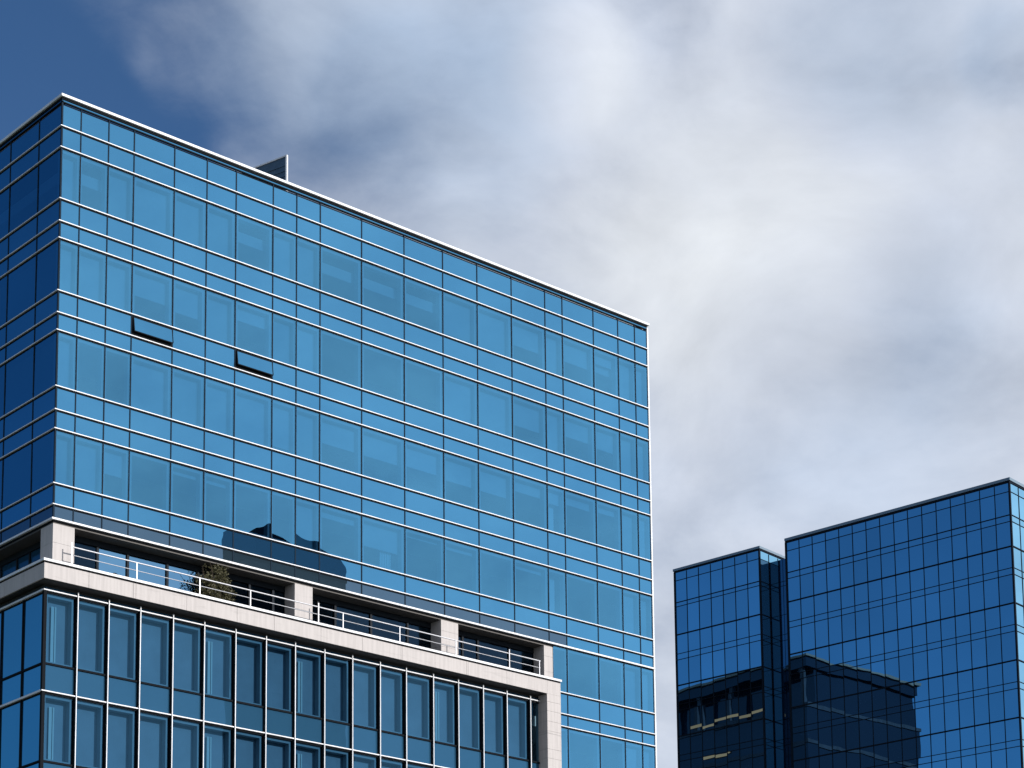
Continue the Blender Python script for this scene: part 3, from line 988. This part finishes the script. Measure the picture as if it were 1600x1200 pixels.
o = rest.build('window', M['far_vision'], far); o['kind'] = 'stuff'
for ys, rows, blk in ((yr, rows_r, 0), (yl, rows_l, 1)):
    for r in range(len(rows) - 1):
        if (r in (1, 3)) or (r >= 4 and (r - 4) % 3 == 2): continue
        z1, z0 = rows[r], rows[r + 1]
        mb = MB()
        for a, b in zip(ys, ys[1:]):
            mb.quad(*pane_corners('x', X2, a + 0.02, b - 0.02, z0 + 0.02, z1 - 0.02, 0.001))
        if blk == 0:
            for a, b in zip(xf, xf[1:]):
                mb.quad(*pane_corners('y', YR0, a + 0.02, b - 0.02, z0 + 0.02, z1 - 0.02, 0.001))
        mb.build('spandrel_band', M['far_spandrel'], far)
# side of the left part seen through the slot
mb = MB()
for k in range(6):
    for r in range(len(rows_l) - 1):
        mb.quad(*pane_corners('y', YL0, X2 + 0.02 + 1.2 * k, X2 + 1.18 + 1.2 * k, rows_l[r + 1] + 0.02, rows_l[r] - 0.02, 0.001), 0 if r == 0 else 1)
mb.build('slot_wall', [M['far_spandrel'], M['slot_shade_glass']], far)  # top row keeps the mirror glass, shade of the slot painted in below
mb = MB()
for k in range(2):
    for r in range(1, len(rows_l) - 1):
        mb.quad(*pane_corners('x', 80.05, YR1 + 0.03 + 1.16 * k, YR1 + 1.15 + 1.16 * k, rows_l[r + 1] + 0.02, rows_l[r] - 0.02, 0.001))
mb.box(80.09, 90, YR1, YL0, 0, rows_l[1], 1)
mb.build('slot_link', [M['slot_shade_glass'], M['far_metal']], far)
for ys, zt in ((yr, ZTR - 0.2), (yl, ZTL - 0.2)):
    for y in ys[1:-1]:
        mb = MB(); mb.box(X2 - 0.03, X2 + 0.05, y - 0.022, y + 0.022, 2, zt)
        mb.build('mullion', M['far_metal'], far)
for x in xf[1:8]:
    mb = MB(); mb.box(x - 0.022, x + 0.022, YR0 - 0.03, YR0 + 0.05, 2, ZTR - 0.2)
    mb.build('mullion', M['far_metal'], far)
for k in range(1, 5):
    mb = MB(); mb.box(X2 + 1.2 * k - 0.02, X2 + 1.2 * k + 0.02, YL0 - 0.03, YL0 + 0.05, 2, ZTL - 0.2)
    mb.build('mullion', M['far_metal'], far)
for rows, y0, y1, blk in ((rows_r, YR0, YR1, 0), (rows_l, YL0, YL1, 1)):
    for r, z in enumerate(rows):
        hv = 0.042 if r in heavy else (0.03 if r == 2 else 0.018)
        pj = 0.05 if r in heavy else 0.035
        if r == 0: continue
        mb = MB(); mb.box(X2 - pj, X2 + 0.04, y0 - (0.0 if blk else pj), y1, z - hv, z + hv)
        if blk == 0:
            mb.box(X2 + 0.04, XF, YR0 - pj, YR0 + 0.04, z - hv, z + hv)
        else:
            mb.box(X2 + 0.04, X2 + 8, YL0 - 0.02, YL0 + 0.04, z - hv, z + hv)
        mb.build('transom', M['far_metal'], far)
for y, zt in ((YR0, ZTR), (YR1, ZTR), (YL0, ZTL), (YL1, ZTL)):
    mb = MB(); mb.box(X2 - 0.07, X2 + 0.07, y - 0.06, y + 0.06, 0, zt - 0.1)
    mb.build('corner_post', M['far_metal'], far)
mb = MB()
mb.box(X2 - 0.10, XF, YR0 - 0.10, YR1 + 0.06, ZTR - 0.02, ZTR + 0.18, 0)
mb.box(X2 - 0.05, XF, YR0 - 0.05, YR1 + 0.04, ZTR - 0.16, ZTR - 0.02, 1)
mb.box(X2 - 0.10, XF, YL0 - 0.10, YL1 + 0.10, ZTL - 0.02, ZTL + 0.16, 0)
mb.box(X2 - 0.05, XF, YL0 - 0.05, YL1 + 0.05, ZTL - 0.14, ZTL - 0.02, 1)
mb.build('roof_coping', [M['far_coping'], M['far_metal']], far)

# ================================================================== neighbours that the photo shows only as reflections
M['hid_glass'] = glass('mirrored_block_glass', (0.2, 0.35, 0.6), 0.07, 0.1, backing=(0.004, 0.008, 0.018))
M['hid_coping'] = principled('mirrored_block_coping', (0.09, 0.09, 0.10), 0.7)
M['hid_band'] = principled('mirrored_block_band', (0.015, 0.024, 0.045), 0.7, noise=0.25, spec=0.2)
m, t, out = new_mat('warm_strip_glow')
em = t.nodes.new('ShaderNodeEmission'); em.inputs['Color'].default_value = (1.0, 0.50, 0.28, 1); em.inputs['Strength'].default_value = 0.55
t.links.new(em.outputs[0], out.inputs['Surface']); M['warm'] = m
hid = thing('office_block', (28.41, 48.92, 0), 'dark office block with warm glowing strips, seen only mirrored in the right-hand tower', 'office building')
HX0, HX1, HY0, HY1, HZ = 11.1, 28.41, 48.92, 72.9, 62.2
hid.rotation_euler.z = R(14.1)
mb = MB(); mb.box(HX0, HX1, HY0, HY1, 0, HZ - 4.6); mb.box(HX0 + 0.4, HX1 - 1.6, HY0 + 0.4, HY1, HZ - 4.6, HZ - 1.0)
mb.box(HX0, HX1, HY0, HY1, HZ - 1.0, HZ - 0.05)
mb.build('wall', M['hid_glass'], hid)
mb = MB()
z = HZ - 5.0
while z > 20:
    mb.box(HX0 - 0.12, HX1 + 0.12, HY0 - 0.12, HY1 + 0.1, z, z + 0.35); z -= 3.7
mb.build('floor_band', M['hid_band'], hid)
mb = MB(); mb.box(HX0 - 0.25, HX1 + 0.25, HY0 - 0.25, HY1 + 0.2, HZ - 0.05, HZ + 0.18)
mb.build('roof_coping', M['hid_coping'], hid)
for y in (HY0 + 0.6, HY0 + 5.2, HY0 + 9.8, HY0 + 14.4, HY0 + 19):
    mb = MB(); mb.box(HX1 - 0.6, HX1 - 0.1, y, y + 0.45, HZ - 4.6, HZ - 1.0)
    mb.build('terrace_column', M['hid_band'], hid)
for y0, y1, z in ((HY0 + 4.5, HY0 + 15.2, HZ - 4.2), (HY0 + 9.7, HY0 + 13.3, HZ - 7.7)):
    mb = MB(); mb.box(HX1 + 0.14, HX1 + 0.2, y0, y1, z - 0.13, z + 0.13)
    mb.build('glowing_strip', M['warm'], hid)  # warm tan strips on the face, made to glow by emission

beh = thing('apartment_block', (71, -85, 0), 'dark block with bulging roof, mirrored low in the front of the tall tower', 'building')
mb = MB()
pts = [(66.3, 66.3), (77.5, 66.3), (77.6, 67.2), (77.2, 68.1), (76.4, 68.6), (74.5, 68.9), (71.5, 69.0), (70, 69.5), (68, 69.7), (67.2, 69.7), (66.3, 69.3)]
mb.prism(pts, -84, -80.0)
mb.build('roof_storey', M['hid_band'], beh)
mb = MB(); mb.box(66.35, 77.4, -83.9, -80.05, 0, 66.3); mb.build('wall', M['paving'], beh)
mb = MB()
for k in range(14):
    for i in range(6):
        mb.box(66.9 + 1.75 * i, 68.1 + 1.75 * i, -80.08, -80.02, 8 + 4 * k, 10 + 4 * k)
mb.build('window', M['hid_glass'], beh);
